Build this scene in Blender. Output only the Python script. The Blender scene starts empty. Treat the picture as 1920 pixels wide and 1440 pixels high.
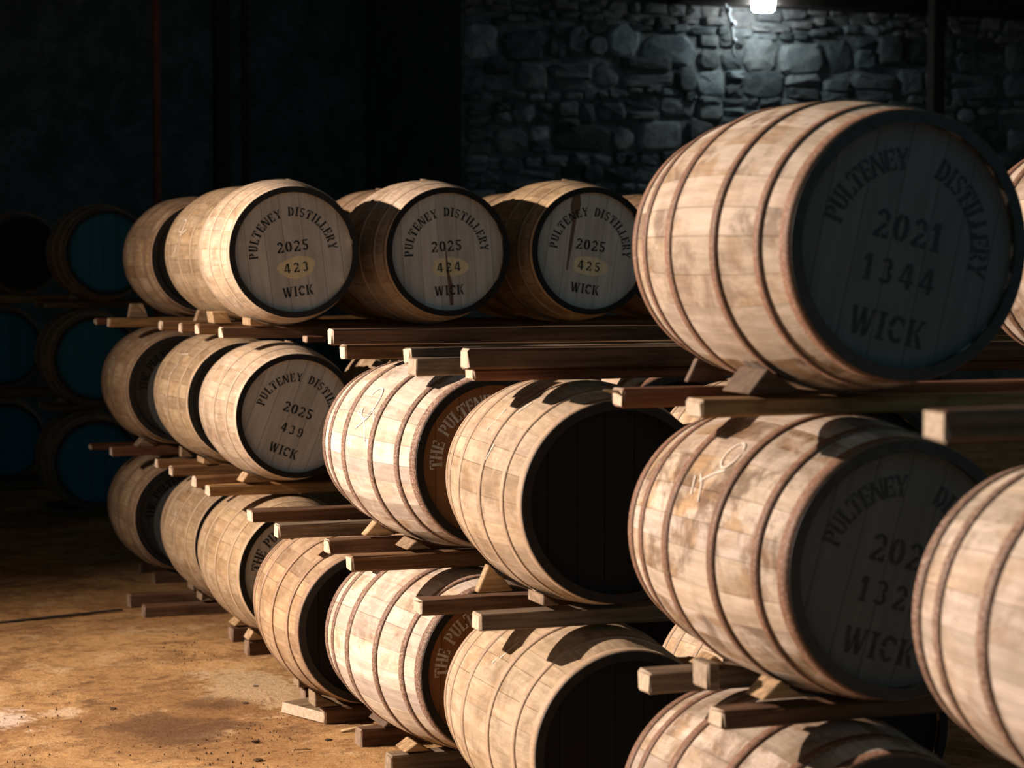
import bpy, bmesh, math, random
from mathutils import Vector
PI = math.pi
random.seed(7)
S = bpy.context.scene
COL = S.collection

# ------------------------------------------------------------------ camera
cd = bpy.data.cameras.new('camera'); cam = bpy.data.objects.new('camera', cd); COL.objects.link(cam)
cd.sensor_width = 36.0; cd.lens = 77.795
cam.location = (0, 0, 1.815); cam.rotation_euler = (PI/2 - 0.0584943, 0, -0.3444445)
cd.clip_end = 200
cd.dof.use_dof = True; cd.dof.focus_distance = 7.7; cd.dof.aperture_fstop = 4.0
S.camera = cam
# ------------------------------------------------------------------ light
w = bpy.data.worlds.new('world'); S.world = w; w.use_nodes = True
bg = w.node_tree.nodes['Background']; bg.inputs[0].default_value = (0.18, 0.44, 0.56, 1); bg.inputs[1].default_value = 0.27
LAMP_POS = Vector((-4.0, 9.75, 3.55)); LAMP_AIM = Vector((2.3, 5.9, 2.9))
ld = bpy.data.lights.new('floodlight', 'SPOT'); lo = bpy.data.objects.new('floodlight', ld); COL.objects.link(lo)
ld.energy = 6000; ld.color = (1.0, 0.775, 0.62); ld.shadow_soft_size = 0.045
ld.spot_size = math.radians(123); ld.spot_blend = 1.0
lo.location = LAMP_POS; lo.rotation_euler = (LAMP_AIM - LAMP_POS).to_track_quat('-Z', 'Y').to_euler()
S.cycles.diffuse_bounces = 2
S.view_settings.view_transform = 'Standard'; S.view_settings.look = 'None'
S.view_settings.exposure = 0.0; S.view_settings.gamma = 1.0; S.view_settings.use_curve_mapping = False

# ------------------------------------------------------------------ materials
class NT:
    def __init__(s, name, rough=0.8, metal=0.0):
        s.m = bpy.data.materials.new(name); s.m.use_nodes = True
        s.t = s.m.node_tree; s.b = s.t.nodes['Principled BSDF']
        s.b.inputs['Roughness'].default_value = rough; s.b.inputs['Metallic'].default_value = metal
        s.b.inputs['Specular IOR Level'].default_value = 0.3
    def n(s, t, **k):
        d = s.t.nodes.new(t)
        for a, v in k.items(): setattr(d, a, v)
        return d
    def l(s, a, b): s.t.links.new(a, b)
    def val(s, sock, v):
        if hasattr(v, 'is_output'): s.l(v, sock)
        else: sock.default_value = v
    def mix(s, f, a, b, mode='MIX'):
        d = s.n('ShaderNodeMix', data_type='RGBA', blend_type=mode)
        s.val(d.inputs[0], f); s.val(d.inputs[6], a if hasattr(a, 'is_output') else (*a, 1)); s.val(d.inputs[7], b if hasattr(b, 'is_output') else (*b, 1))
        return d.outputs[2]
    def math(s, op, a, b=0.5, c=None):
        d = s.n('ShaderNodeMath', operation=op); s.val(d.inputs[0], a); s.val(d.inputs[1], b)
        if c is not None: s.val(d.inputs[2], c)
        return d.outputs[0]
    def coords(s, scale, rnd=True, kind='Object'):
        tc = s.n('ShaderNodeTexCoord'); mp = s.n('ShaderNodeMapping'); mp.inputs['Scale'].default_value = scale
        s.l(tc.outputs[kind], mp.inputs[0])
        if rnd:
            oi = s.n('ShaderNodeObjectInfo'); cx = s.n('ShaderNodeCombineXYZ')
            r = s.math('MULTIPLY', oi.outputs['Random'], 97.0); r2 = s.math('MULTIPLY', oi.outputs['Random'], 61.0)
            s.l(r, cx.inputs[0]); s.l(r2, cx.inputs[1]); s.l(r, cx.inputs[2]); s.l(cx.outputs[0], mp.inputs[1])
        return mp.outputs[0]
    def noise(s, vec, scale=1.0, detail=4.0, rough=0.6, dist=0.0):
        d = s.n('ShaderNodeTexNoise'); s.l(vec, d.inputs['Vector'])
        d.inputs['Scale'].default_value = scale; d.inputs['Detail'].default_value = detail
        d.inputs['Roughness'].default_value = rough; d.inputs['Distortion'].default_value = dist
        return d.outputs['Fac']
    def ramp(s, f, lo, hi, a=0.0, b=1.0):
        d = s.n('ShaderNodeMapRange'); d.inputs[1].default_value = lo; d.inputs[2].default_value = hi
        d.inputs[3].default_value = a; d.inputs[4].default_value = b; d.interpolation_type = 'SMOOTHSTEP'
        s.l(f, d.inputs[0]); return d.outputs[0]
    def bump(s, h, st=0.3, dist=0.004):
        d = s.n('ShaderNodeBump'); d.inputs['Strength'].default_value = st; d.inputs['Distance'].default_value = dist
        s.l(h, d.inputs['Height']); s.l(d.outputs[0], s.b.inputs['Normal'])
    def base(s, c): s.val(s.b.inputs['Base Color'], c if hasattr(c, 'is_output') else (*c, 1))
    def oinfo(s): return s.n('ShaderNodeObjectInfo')

def mat_stave():
    m = NT('stave_oak', 0.72); oi = m.oinfo()
    grain = m.noise(m.coords((55, 4, 55)), 1, 5, 0.65)
    blot = m.noise(m.coords((7, 5, 7)), 1, 4, 0.6, 0.4)
    gp = m.n('ShaderNodeNewGeometry'); blot2 = m.noise(gp.outputs['Position'], 5.5, 7, 0.72, 0.5)
    dirt = m.noise(m.coords((40, 26, 40)), 1, 4, 0.7)
    c = m.mix(m.ramp(grain, 0.35, 0.7), (0.78, 0.76, 0.72), (1.08, 1.06, 1.04))
    c = m.mix(1.0, oi.outputs['Color'], c, 'MULTIPLY')
    r = oi.outputs['Random']
    c = m.mix(m.ramp(r, 0.2, 1.0, 0.0, 0.35), c, (0.55, 0.48, 0.42), 'MULTIPLY')
    # tannin stain and dark weathering: patches with their own shape
    st = m.math('MULTIPLY', m.ramp(blot, 0.46, 0.62), oi.outputs['Alpha'])
    c = m.mix(m.math('MULTIPLY', st, 0.9), c, m.mix(1.0, c, (0.70, 0.54, 0.36), 'MULTIPLY'))
    dk = m.math('MULTIPLY', m.ramp(blot2, 0.465, 0.61), oi.outputs['Alpha'])
    c = m.mix(m.math('MULTIPLY', dk, 0.9), c, m.mix(1.0, c, (0.37, 0.315, 0.275), 'MULTIPLY'))
    c = m.mix(m.ramp(dirt, 0.66, 0.78, 0.0, 0.5), c, m.mix(1.0, c, (0.45, 0.38, 0.3), 'MULTIPLY'))
    m.base(c); m.bump(grain, 0.25, 0.002); return m.m

def mat_hoop():
    m = NT('hoop_iron', 0.6, 0.0); oi = m.oinfo()
    sp = m.noise(m.coords((130, 130, 130)), 1, 3, 0.6); pt = m.noise(m.coords((9, 20, 9)), 1, 4, 0.6)
    c = m.mix(m.ramp(pt, 0.3, 0.7), (0.8, 0.78, 0.76), (1.15, 1.12, 1.1)); c = m.mix(1.0, oi.outputs['Color'], c, 'MULTIPLY')
    f = m.math('MULTIPLY', m.ramp(sp, 0.5, 0.62), oi.outputs['Alpha'])
    c = m.mix(m.math('MULTIPLY', f, 0.8), c, m.mix(1.0, c, (0.38, 0.27, 0.2), 'MULTIPLY'))
    f2 = m.math('MULTIPLY', m.ramp(sp, 0.46, 0.34), oi.outputs['Alpha'])
    c = m.mix(m.math('MULTIPLY', f2, 0.55), c, (0.66, 0.56, 0.48))
    m.base(c); m.bump(sp, 0.25, 0.002); return m.m

def mat_head():
    m = NT('head_paint', 0.75); oi = m.oinfo()
    g = m.noise(m.coords((45, 45, 3)), 1, 5, 0.6); b = m.noise(m.coords((5, 5, 3.2), False), 1, 5, 0.62, 0.8)
    dr = m.noise(m.coords((22, 22, 1.6)), 1, 3, 0.6)
    c = m.mix(m.ramp(g, 0.3, 0.7), (0.86, 0.85, 0.84), (1.06, 1.05, 1.04)); c = m.mix(1.0, oi.outputs['Color'], c, 'MULTIPLY')
    f = m.math('MULTIPLY', m.ramp(b, 0.45, 0.68), oi.outputs['Alpha'])
    c = m.mix(m.math('MULTIPLY', f, 0.6), c, m.mix(1.0, c, (0.62, 0.53, 0.40), 'MULTIPLY'))
    f = m.math('MULTIPLY', m.ramp(dr, 0.60, 0.74), oi.outputs['Alpha'])
    c = m.mix(m.math('MULTIPLY', f, 0.55), c, m.mix(1.0, c, (0.45, 0.36, 0.27), 'MULTIPLY'))
    m.base(c); m.bump(g, 0.12, 0.001); return m.m

def mat_plain(name, col, rough=0.8, var=0.25, scale=30, obj=False):
    m = NT(name, rough)
    g = m.noise(m.coords((scale, scale, scale)), 1, 4, 0.6)
    base = m.oinfo().outputs['Color'] if obj else col
    lo_ = m.mix(1.0, base, (1-var, 1-var, 1-var), 'MULTIPLY'); hi_ = m.mix(1.0, base, (1+var*.5,)*3, 'MULTIPLY')
    m.base(m.mix(m.ramp(g, 0.3, 0.7), lo_, hi_)); m.bump(g, 0.2, 0.002); return m.m

def mat_timber():
    m = NT('rack_timber', 0.8); oi = m.oinfo()
    g = m.noise(m.coords((3, 60, 60)), 1, 5, 0.65); b = m.noise(m.coords((5, 14, 14)), 1, 4, 0.6, 0.5)
    e = m.n('ShaderNodeTexCoord'); sx = m.n('ShaderNodeSeparateXYZ'); m.l(e.outputs['Normal'], sx.inputs[0])
    endg = m.math('MULTIPLY', m.ramp(m.math('ABSOLUTE', sx.outputs[0]), 0.6, 0.85), oi.outputs['Alpha'])
    c = m.mix(m.ramp(g, 0.35, 0.68), (0.55, 0.52, 0.5), (1.15, 1.1, 1.05)); c = m.mix(1.0, oi.outputs['Color'], c, 'MULTIPLY')
    c = m.mix(m.ramp(b, 0.5, 0.68, 0, 0.6), c, m.mix(1.0, c, (0.5, 0.42, 0.35), 'MULTIPLY'))
    # sawn end grain is paler than the long faces
    eg = m.noise(m.coords((20, 70, 70)), 1, 4, 0.7)
    c = m.mix(endg, c, m.mix(m.ramp(eg, 0.3, 0.7), (0.50, 0.40, 0.29), (0.72, 0.62, 0.50)))
    m.base(c); m.bump(g, 0.35, 0.003); return m.m

def mat_floor():
    m = NT('earth_floor', 0.9)
    v = m.coords((1, 1, 1), False)
    a = m.noise(v, 0.9, 7, 0.68, 0.6); b = m.noise(v, 3.2, 8, 0.74, 0.5); c_ = m.noise(v, 17.0, 7, 0.8, 0.3); d = m.noise(v, 70.0, 4, 0.75)
    e = m.noise(v, 2.1, 8, 0.74, 0.25)
    c = m.mix(m.ramp(a, 0.36, 0.62), (0.37, 0.205, 0.08), (0.60, 0.365, 0.155))
    c = m.mix(m.ramp(b, 0.47, 0.60, 0, 0.8), c, (0.25, 0.128, 0.05))
    c = m.mix(m.ramp(e, 0.54, 0.66, 0, 0.85), c, (0.64, 0.45, 0.25))
    c = m.mix(m.ramp(e, 0.44, 0.33, 0, 0.8), c, (0.13, 0.064, 0.027))
    c = m.mix(m.ramp(c_, 0.52, 0.66, 0, 0.75), c, (0.115, 0.058, 0.025))
    c = m.mix(m.ramp(c_, 0.46, 0.34, 0, 0.5), c, (0.56, 0.38, 0.20))
    c = m.mix(m.ramp(d, 0.58, 0.72, 0, 0.5), c, (0.60, 0.44, 0.27))
    # pale grit by the casks, other pale and dark patches, all ragged edged
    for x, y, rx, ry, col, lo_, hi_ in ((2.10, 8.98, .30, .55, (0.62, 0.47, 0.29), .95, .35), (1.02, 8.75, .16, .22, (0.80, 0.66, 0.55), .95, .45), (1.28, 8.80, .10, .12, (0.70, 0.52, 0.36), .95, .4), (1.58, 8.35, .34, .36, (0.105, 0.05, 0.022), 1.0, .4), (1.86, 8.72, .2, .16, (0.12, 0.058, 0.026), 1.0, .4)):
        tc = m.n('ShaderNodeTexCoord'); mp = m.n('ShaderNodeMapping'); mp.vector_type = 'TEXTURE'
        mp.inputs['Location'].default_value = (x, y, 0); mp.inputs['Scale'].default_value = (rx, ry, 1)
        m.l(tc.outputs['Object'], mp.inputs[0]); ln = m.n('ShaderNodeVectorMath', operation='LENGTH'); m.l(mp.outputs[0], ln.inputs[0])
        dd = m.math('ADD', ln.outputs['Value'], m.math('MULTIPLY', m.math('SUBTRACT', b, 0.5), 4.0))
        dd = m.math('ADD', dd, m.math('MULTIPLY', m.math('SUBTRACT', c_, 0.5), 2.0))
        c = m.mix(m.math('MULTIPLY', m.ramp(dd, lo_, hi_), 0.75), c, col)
    m.base(c)
    h = m.math('ADD', m.math('MULTIPLY', c_, 0.6), m.math('MULTIPLY', b, 1.0)); m.bump(h, 0.9, 0.022); return m.m

def mat_stone():
    m = NT('rubble_stone', 0.9); oi = m.oinfo()
    v = m.coords((1, 1, 1)); a = m.noise(v, 6, 6, 0.7, 0.3); b = m.noise(v, 22, 5, 0.7)
    c = m.mix(m.ramp(a, 0.3, 0.7), (0.55, 0.57, 0.6), (1.25, 1.2, 1.15)); c = m.mix(1.0, oi.outputs['Color'], c, 'MULTIPLY')
    c = m.mix(m.ramp(b, 0.55, 0.72, 0, 0.5), c, m.mix(1.0, c, (0.35, 0.35, 0.33), 'MULTIPLY'))
    m.base(c); m.bump(m.math('ADD', a, b), 0.7, 0.02); return m.m

def mat_wall():
    m = NT('lime_mortar', 0.95); v = m.coords((1, 1, 1), False)
    a = m.noise(v, 2.5, 6, 0.7, 0.6); b = m.noise(v, 18, 4, 0.7)
    c = m.mix(m.ramp(a, 0.35, 0.65), (0.12, 0.135, 0.138), (0.24, 0.26, 0.26)); c = m.mix(m.ramp(b, 0.5, 0.7, 0, 0.6), c, (0.03, 0.033, 0.035))
    m.base(c); m.bump(a, 0.8, 0.05); return m.m

def mat_emit(name, col, st):
    m = NT(name); m.b.inputs['Emission Color'].default_value = (*col, 1); m.b.inputs['Emission Strength'].default_value = st
    m.base((0.8, 0.8, 0.8)); return m.m

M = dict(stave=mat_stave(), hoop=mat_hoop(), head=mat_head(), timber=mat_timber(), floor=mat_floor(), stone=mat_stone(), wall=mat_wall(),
         ink=mat_plain('stencil_ink', (0.02, 0.02, 0.02), 0.7, 0.3, 60, True), pitch=mat_plain('black_chime_paint', (0.018, 0.016, 0.015), 0.6, 0.3, 40, True),
         chalk=mat_plain('chalk', (0.80, 0.74, 0.66), 0.9, 0.2, 80), dark=mat_plain('sooty_timber', (0.05, 0.04, 0.035), 0.9, 0.3, 12),
         red=mat_plain('red_oxide_paint', (0.30, 0.09, 0.05), 0.7, 0.3, 10), cloth=mat_plain('dusty_cord', (0.62, 0.66, 0.70), 0.9, 0.15, 60),
         housing=mat_plain('lamp_housing', (0.25, 0.25, 0.25), 0.5, 0.1, 20), chip=mat_plain('bark_chip', (0.08, 0.045, 0.025), 0.9, 0.4, 60),
         straw=mat_plain('straw', (0.55, 0.42, 0.25), 0.8, 0.2, 60), web=mat_plain('cobweb_dust', (0.55, 0.50, 0.45), 0.95, 0.2, 50),
         glow=mat_emit('lamp_diffuser', (0.88, 0.98, 1.0), 75.0))

# ------------------------------------------------------------------ helpers
def mesh_obj(name, me, parent=None, mat=None, loc=None, rot=None):
    o = bpy.data.objects.new(name, me); COL.objects.link(o)
    if mat is not None and not me.materials: me.materials.append(mat)
    if parent is not None: o.parent = parent
    if loc: o.location = loc
    if rot: o.rotation_euler = rot
    return o
def pydata(name, v, f, smooth=False):
    me = bpy.data.meshes.new(name); me.from_pydata(v, [], f); me.update()
    if smooth: me.polygons.foreach_set('use_smooth', [True]*len(me.polygons))
    return me
def tag(o, label=None, cat=None, group=None, kind=None):
    if label: o['label'] = label
    if cat: o['category'] = cat
    if group: o['group'] = group
    if kind: o['kind'] = kind
    return o
def empty(name, loc=(0, 0, 0), rot=(0, 0, 0), scale=(1, 1, 1)):
    o = bpy.data.objects.new(name, None); o.empty_display_size = 0.1; COL.objects.link(o)
    o.location = loc; o.rotation_euler = rot; o.scale = scale; return o
def box_mesh(name, sx, sy, sz, bev=0.004, jit=0.0, rng=None, nx=1):
    """box centred in y, resting on z=0, from x=0 to x=sx; edges bevelled, long faces slightly uneven"""
    bm = bmesh.new()
    vs = bmesh.ops.create_cube(bm, size=1.0)['verts']
    for v in vs: v.co = ((v.co.x + .5)*sx, v.co.y*sy, (v.co.z + .5)*sz)
    if nx > 1:
        ed = [e for e in bm.edges if abs(e.verts[0].co.x - e.verts[1].co.x) > sx*.9]
        bmesh.ops.subdivide_edges(bm, edges=ed, cuts=nx-1, use_grid_fill=True)
    if bev > 0:
        bmesh.ops.bevel(bm, geom=[e for e in bm.edges if e.calc_face_angle(0) > 0.5], offset=bev, segments=1, affect='EDGES', clamp_overlap=True)
    if jit and rng:
        for v in bm.verts: v.co += Vector((rng.uniform(-jit, jit), rng.uniform(-jit, jit), rng.uniform(-jit, jit)))
    me = bpy.data.meshes.new(name); bm.to_mesh(me); bm.free(); return me
def tube(name, pts, rad, n=6):
    v = []; f = []
    P = [Vector(p) for p in pts]
    for i, p in enumerate(P):
        d = (P[min(i+1, len(P)-1)] - P[max(i-1, 0)]).normalized()
        a = d.orthogonal().normalized(); b = d.cross(a); r = rad[i] if isinstance(rad, (list, tuple)) else rad
        for k in range(n): v.append(p + (a*math.cos(2*PI*k/n) + b*math.sin(2*PI*k/n))*r)
    for i in range(len(P)-1):
        for k in range(n): f.append((i*n+k, i*n+(k+1) % n, (i+1)*n+(k+1) % n, (i+1)*n+k))
    f.append(tuple(range(n))[::-1]); f.append(tuple(range((len(P)-1)*n, len(P)*n)))
    return pydata(name, v, f, True)

# ------------------------------------------------------------------ setting
def struct(name, me, mat, loc=(0, 0, 0)):
    o = mesh_obj(name, me, None, mat, loc); o['kind'] = 'structure'; return o
def slab(name, x0, x1, y0, y1, z0, z1, mat):
    v = [(x, y, z) for z in (z0, z1) for y in (y0, y1) for x in (x0, x1)]
    f = [(0, 2, 3, 1), (4, 5, 7, 6), (0, 1, 5, 4), (1, 3, 7, 5), (3, 2, 6, 7), (2, 0, 4, 6)]
    return struct(name, pydata(name, v, f), mat)
XL, XR, YB, ZC = -13.0, 15.0, 19.3, 6.2
def floor_mesh():
    rng = random.Random(3); n, mrow = 150, 130; v = []; f = []
    for j in range(mrow+1):
        for i in range(n+1):
            x = -1.5 + 6*i/n; y = 4 + 9.5*j/mrow
            e = min(i, n-i, j, mrow-j)
            z = (math.sin(x*2.3+y*1.1)*.004 + math.sin(x*5.1-y*3.7)*.003 + rng.uniform(-.0015, .0015))*min(1, e/6) - 0.006
            v.append((x, y, z))
    for j in range(mrow):
        for i in range(n): a = j*(n+1)+i; f.append((a, a+1, a+n+2, a+n+1))
    k = len(v); o = [(XL-1, -3), (-1.5, -3), (4.5, -3), (XR+1, -3), (XL-1, 4), (-1.5, 4), (4.5, 4), (XR+1, 4), (XL-1, 13.5), (-1.5, 13.5), (4.5, 13.5), (XR+1, 13.5), (XL-1, 24), (-1.5, 24), (4.5, 24), (XR+1, 24)]
    v += [(x, y, -0.006) for x, y in o]
    for r in range(3):
        for c in range(3):
            if (r, c) != (1, 1): a = k+r*4+c; f.append((a, a+1, a+5, a+4))
    v += [(XL-1, -3, -.3), (XR+1, -3, -.3), (XR+1, 24, -.3), (XL-1, 24, -.3)]; q = len(v)-4
    f.append((q+3, q+2, q+1, q))
    return pydata('floor', v, f, True)
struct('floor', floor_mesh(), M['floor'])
slab('wall_left', XL-.4, XL, 2.0, 24.0, -.1, ZC, M['wall'])
slab('wall_right', XR, XR+.4, 2.0, 24.0, -.1, ZC, M['wall'])
wall = slab('wall_back', 6.43, XR, YB, YB+.45, -.1, ZC, M['wall'])
slab('wall_recess', XL, 6.43, YB+3.2, YB+3.6, -.1, ZC, M['wall'])
slab('wall_return', 6.43, 6.9, YB+.45, YB+3.2, -.1, ZC, M['wall'])
slab('ceiling', XL, XR, 2.0, 24.0, ZC, ZC+.2, M['dark'])
def joist(name, x0, x1, y0, y1, z0, z1): return slab(name, x0, x1, y0, y1, z0, z1, M['dark'])
joist('trim_1', 8.10, 8.42, 3.0, YB-.02, 4.20, 4.75)
joist('trim_2', 8.45, XR-.05, YB-.42, YB-.10, 4.155, 4.40)

def stone_mesh(rng, wd, ht):
    """one rubble stone: irregular eight-sided face, bulging out of the mortar"""
    j = lambda a: rng.uniform(-a, a)
    c = min(wd, ht)*rng.uniform(.16, .3)
    o = [(-wd/2+c, -ht/2), (wd/2-c, -ht/2), (wd/2, -ht/2+c), (wd/2, ht/2-c), (wd/2-c, ht/2), (-wd/2+c, ht/2), (-wd/2, ht/2-c), (-wd/2, -ht/2+c)]
    o = [(x+j(wd*.05), z+j(ht*.07)) for x, z in o]
    d = rng.uniform(.02, .075); v = []; f = []
    for s, y in ((1.0, .06), (1.0, -d*.45), (.80, -d)):
        for x, z in o: v.append((x*s+(j(.008) if s < 1 else 0), y+(j(.014) if s < 1 else 0), z*s+(j(.008) if s < 1 else 0)))
    v.append((j(wd*.1), -d-rng.uniform(0, .02), j(ht*.1)))
    for r in range(2):
        for k in range(8): f.append((r*8+k, r*8+(k+1) % 8, (r+1)*8+(k+1) % 8, (r+1)*8+k))
    for k in range(8): f.append((16+k, 16+(k+1) % 8, 24))
    return pydata('stone', v, f)
def build_stones():
    rng = random.Random(21); z = 1.7; cnt = 0; bm = bmesh.new()
    while z < 5.2:
        ht = rng.choice([.08, .12, .16, .20, .27, .33]); ht = min(ht, 5.3-z); x = 6.46 - rng.uniform(0, .1)
        if ht < .05: break
        while x < 13.6:
            wd = rng.uniform(.14, .40)*(1.6 if rng.random() < .15 else 1) if ht > .12 else rng.uniform(.10, .30)
            split = ht > .15 and rng.random() < .5; q = rng.uniform(.3, .7)
            parts = [(wd, ht*q, z+ht*q/2), (wd, ht*(1-q), z+ht*(1+q)/2)] if split else [(wd, ht, z+ht/2)]
            for pw, ph, pz in parts:
                g = rng.uniform(.10, .30)*(1.9 if rng.random() < .12 else 1)
                if 6.43 < x+wd/2-pw/2 or True:
                    cx = max(x+wd/2, 6.44+pw/2); pz += .05*math.sin(cx*1.7+z*2.0)+.025*math.sin(cx*4.3+z*5)+rng.uniform(-.015, .015); rz = rng.uniform(-.09, .09)
                    vis = 6.4 < cx < 12.9 and 2.15 < pz < 4.45
                    me = stone_mesh(rng, pw*rng.uniform(.86, .98), ph*rng.uniform(.8, 1.0))
                    if vis and cnt < 298:
                        o = mesh_obj('stone', me, wall, M['stone'], (cx, YB-.002, pz), (0, rz, 0)); cnt += 1
                        wt = rng.uniform(-.04, .05); o.color = (g*(.86+wt), g, g*(1.05-wt*.6), 1)
                    else:
                        me.transform(__import__('mathutils').Matrix.Translation((cx, YB-.002, pz))); bm.from_mesh(me); bpy.data.meshes.remove(me)
            x += wd
        z += ht
    me = bpy.data.meshes.new('stone_mass'); bm.to_mesh(me); bm.free()
    o = mesh_obj('stone_mass', me, wall, M['stone']); o.color = (.24, .24, .24, 1); o['kind'] = 'stuff'
build_stones()

# posts standing in the dark behind the racks
def post(name, label, x, y, r, mat, square=False):
    if square: me = box_mesh(name, r*2, r*2, ZC, .01); o = mesh_obj(name, me, None, mat, (x-r, y, 0))
    else: me = tube(name, [(0, 0, 0), (0, 0, 1.5), (0, 0, 3.2), (0, 0, ZC)], r, 14); o = mesh_obj(name, me, None, mat, (x, y, 0))
    return tag(o, label, 'post')
post('steel_pipe', 'slim red oxide pipe rising in the dark behind the rack ends', 3.50, 17.0+1.6, .032, M['red'])
post('timber_post', 'broad dark timber post just right of the red pipe', 4.10, 18.8, .065, M['dark'], True)
post('timber_post', 'thin dark timber post, right of the broad post beside the red pipe', 4.33, 18.9, .03, M['dark'], True)
post('timber_post', 'grey timber post against the stone wall behind the large numbered cask', 11.02, 18.7, .065, M['dark'], True)

# lamp on the beam and the cobwebbed cord
lamp = tag(empty('bulkhead_lamp', (9.265, 18.86, 4.155)), 'white glowing box lamp hanging under the beam on the stone wall', 'lamp')
def rbox(name, sx, sy, z0, z1, taper=0.9):
    bm = bmesh.new(); vs = bmesh.ops.create_cube(bm, size=1)['verts']
    for v in vs:
        k = taper if v.co.z < 0 else 1
        v.co = (v.co.x*sx*k, v.co.y*sy*k, z0 if v.co.z < 0 else z1)
    bmesh.ops.bevel(bm, geom=bm.edges[:], offset=.018, segments=3, affect='EDGES')
    me = bpy.data.meshes.new(name); bm.to_mesh(me); bm.free(); return me
mesh_obj('diffuser', rbox('diffuser', .215, .12, -.075, .05), lamp, M['glow'])
mesh_obj('housing', rbox('housing', .24, .14, .045, .10, 1.0), lamp, M['housing'])
CY = 18.98
cp = [(8.860, CY-.01, 6.2), (8.870, CY, 4.45), (8.905, CY, 4.235), (8.925, CY, 4.165), (8.955, CY, 4.08), (8.990, CY, 3.99), (9.008, CY, 3.90), (9.010, CY, 3.80), (9.012, CY, 3.70), (9.035, CY, 3.655)]
cord = tag(empty('hanging_cord', cp[-1]), 'pale cobwebbed cord dangling beside the lit lamp', 'cord')
def rel(P): return [tuple(Vector(p)-Vector(cp[-1])) for p in P]
mesh_obj('cord', tube('cord', rel(cp), [.016, .016, .017, .018, .018, .018, .016, .014, .013, .010], 8), cord, M['cloth'])
for x, z, r in ((8.925, 4.205, .026), (8.965, 4.10, .026), (9.012, 3.975, .027), (9.022, 3.815, .025)):
    bm = bmesh.new(); bmesh.ops.create_icosphere(bm, subdivisions=2, radius=r)
    for v in bm.verts: v.co.z *= 1.25
    me = bpy.data.meshes.new('dust_knot'); bm.to_mesh(me); bm.free(); me.polygons.foreach_set('use_smooth', [True]*len(me.polygons))
    mesh_obj('dust_knot', me, cord, M['cloth'], tuple(Vector((x, CY-.005, z))-Vector(cp[-1])))

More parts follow.
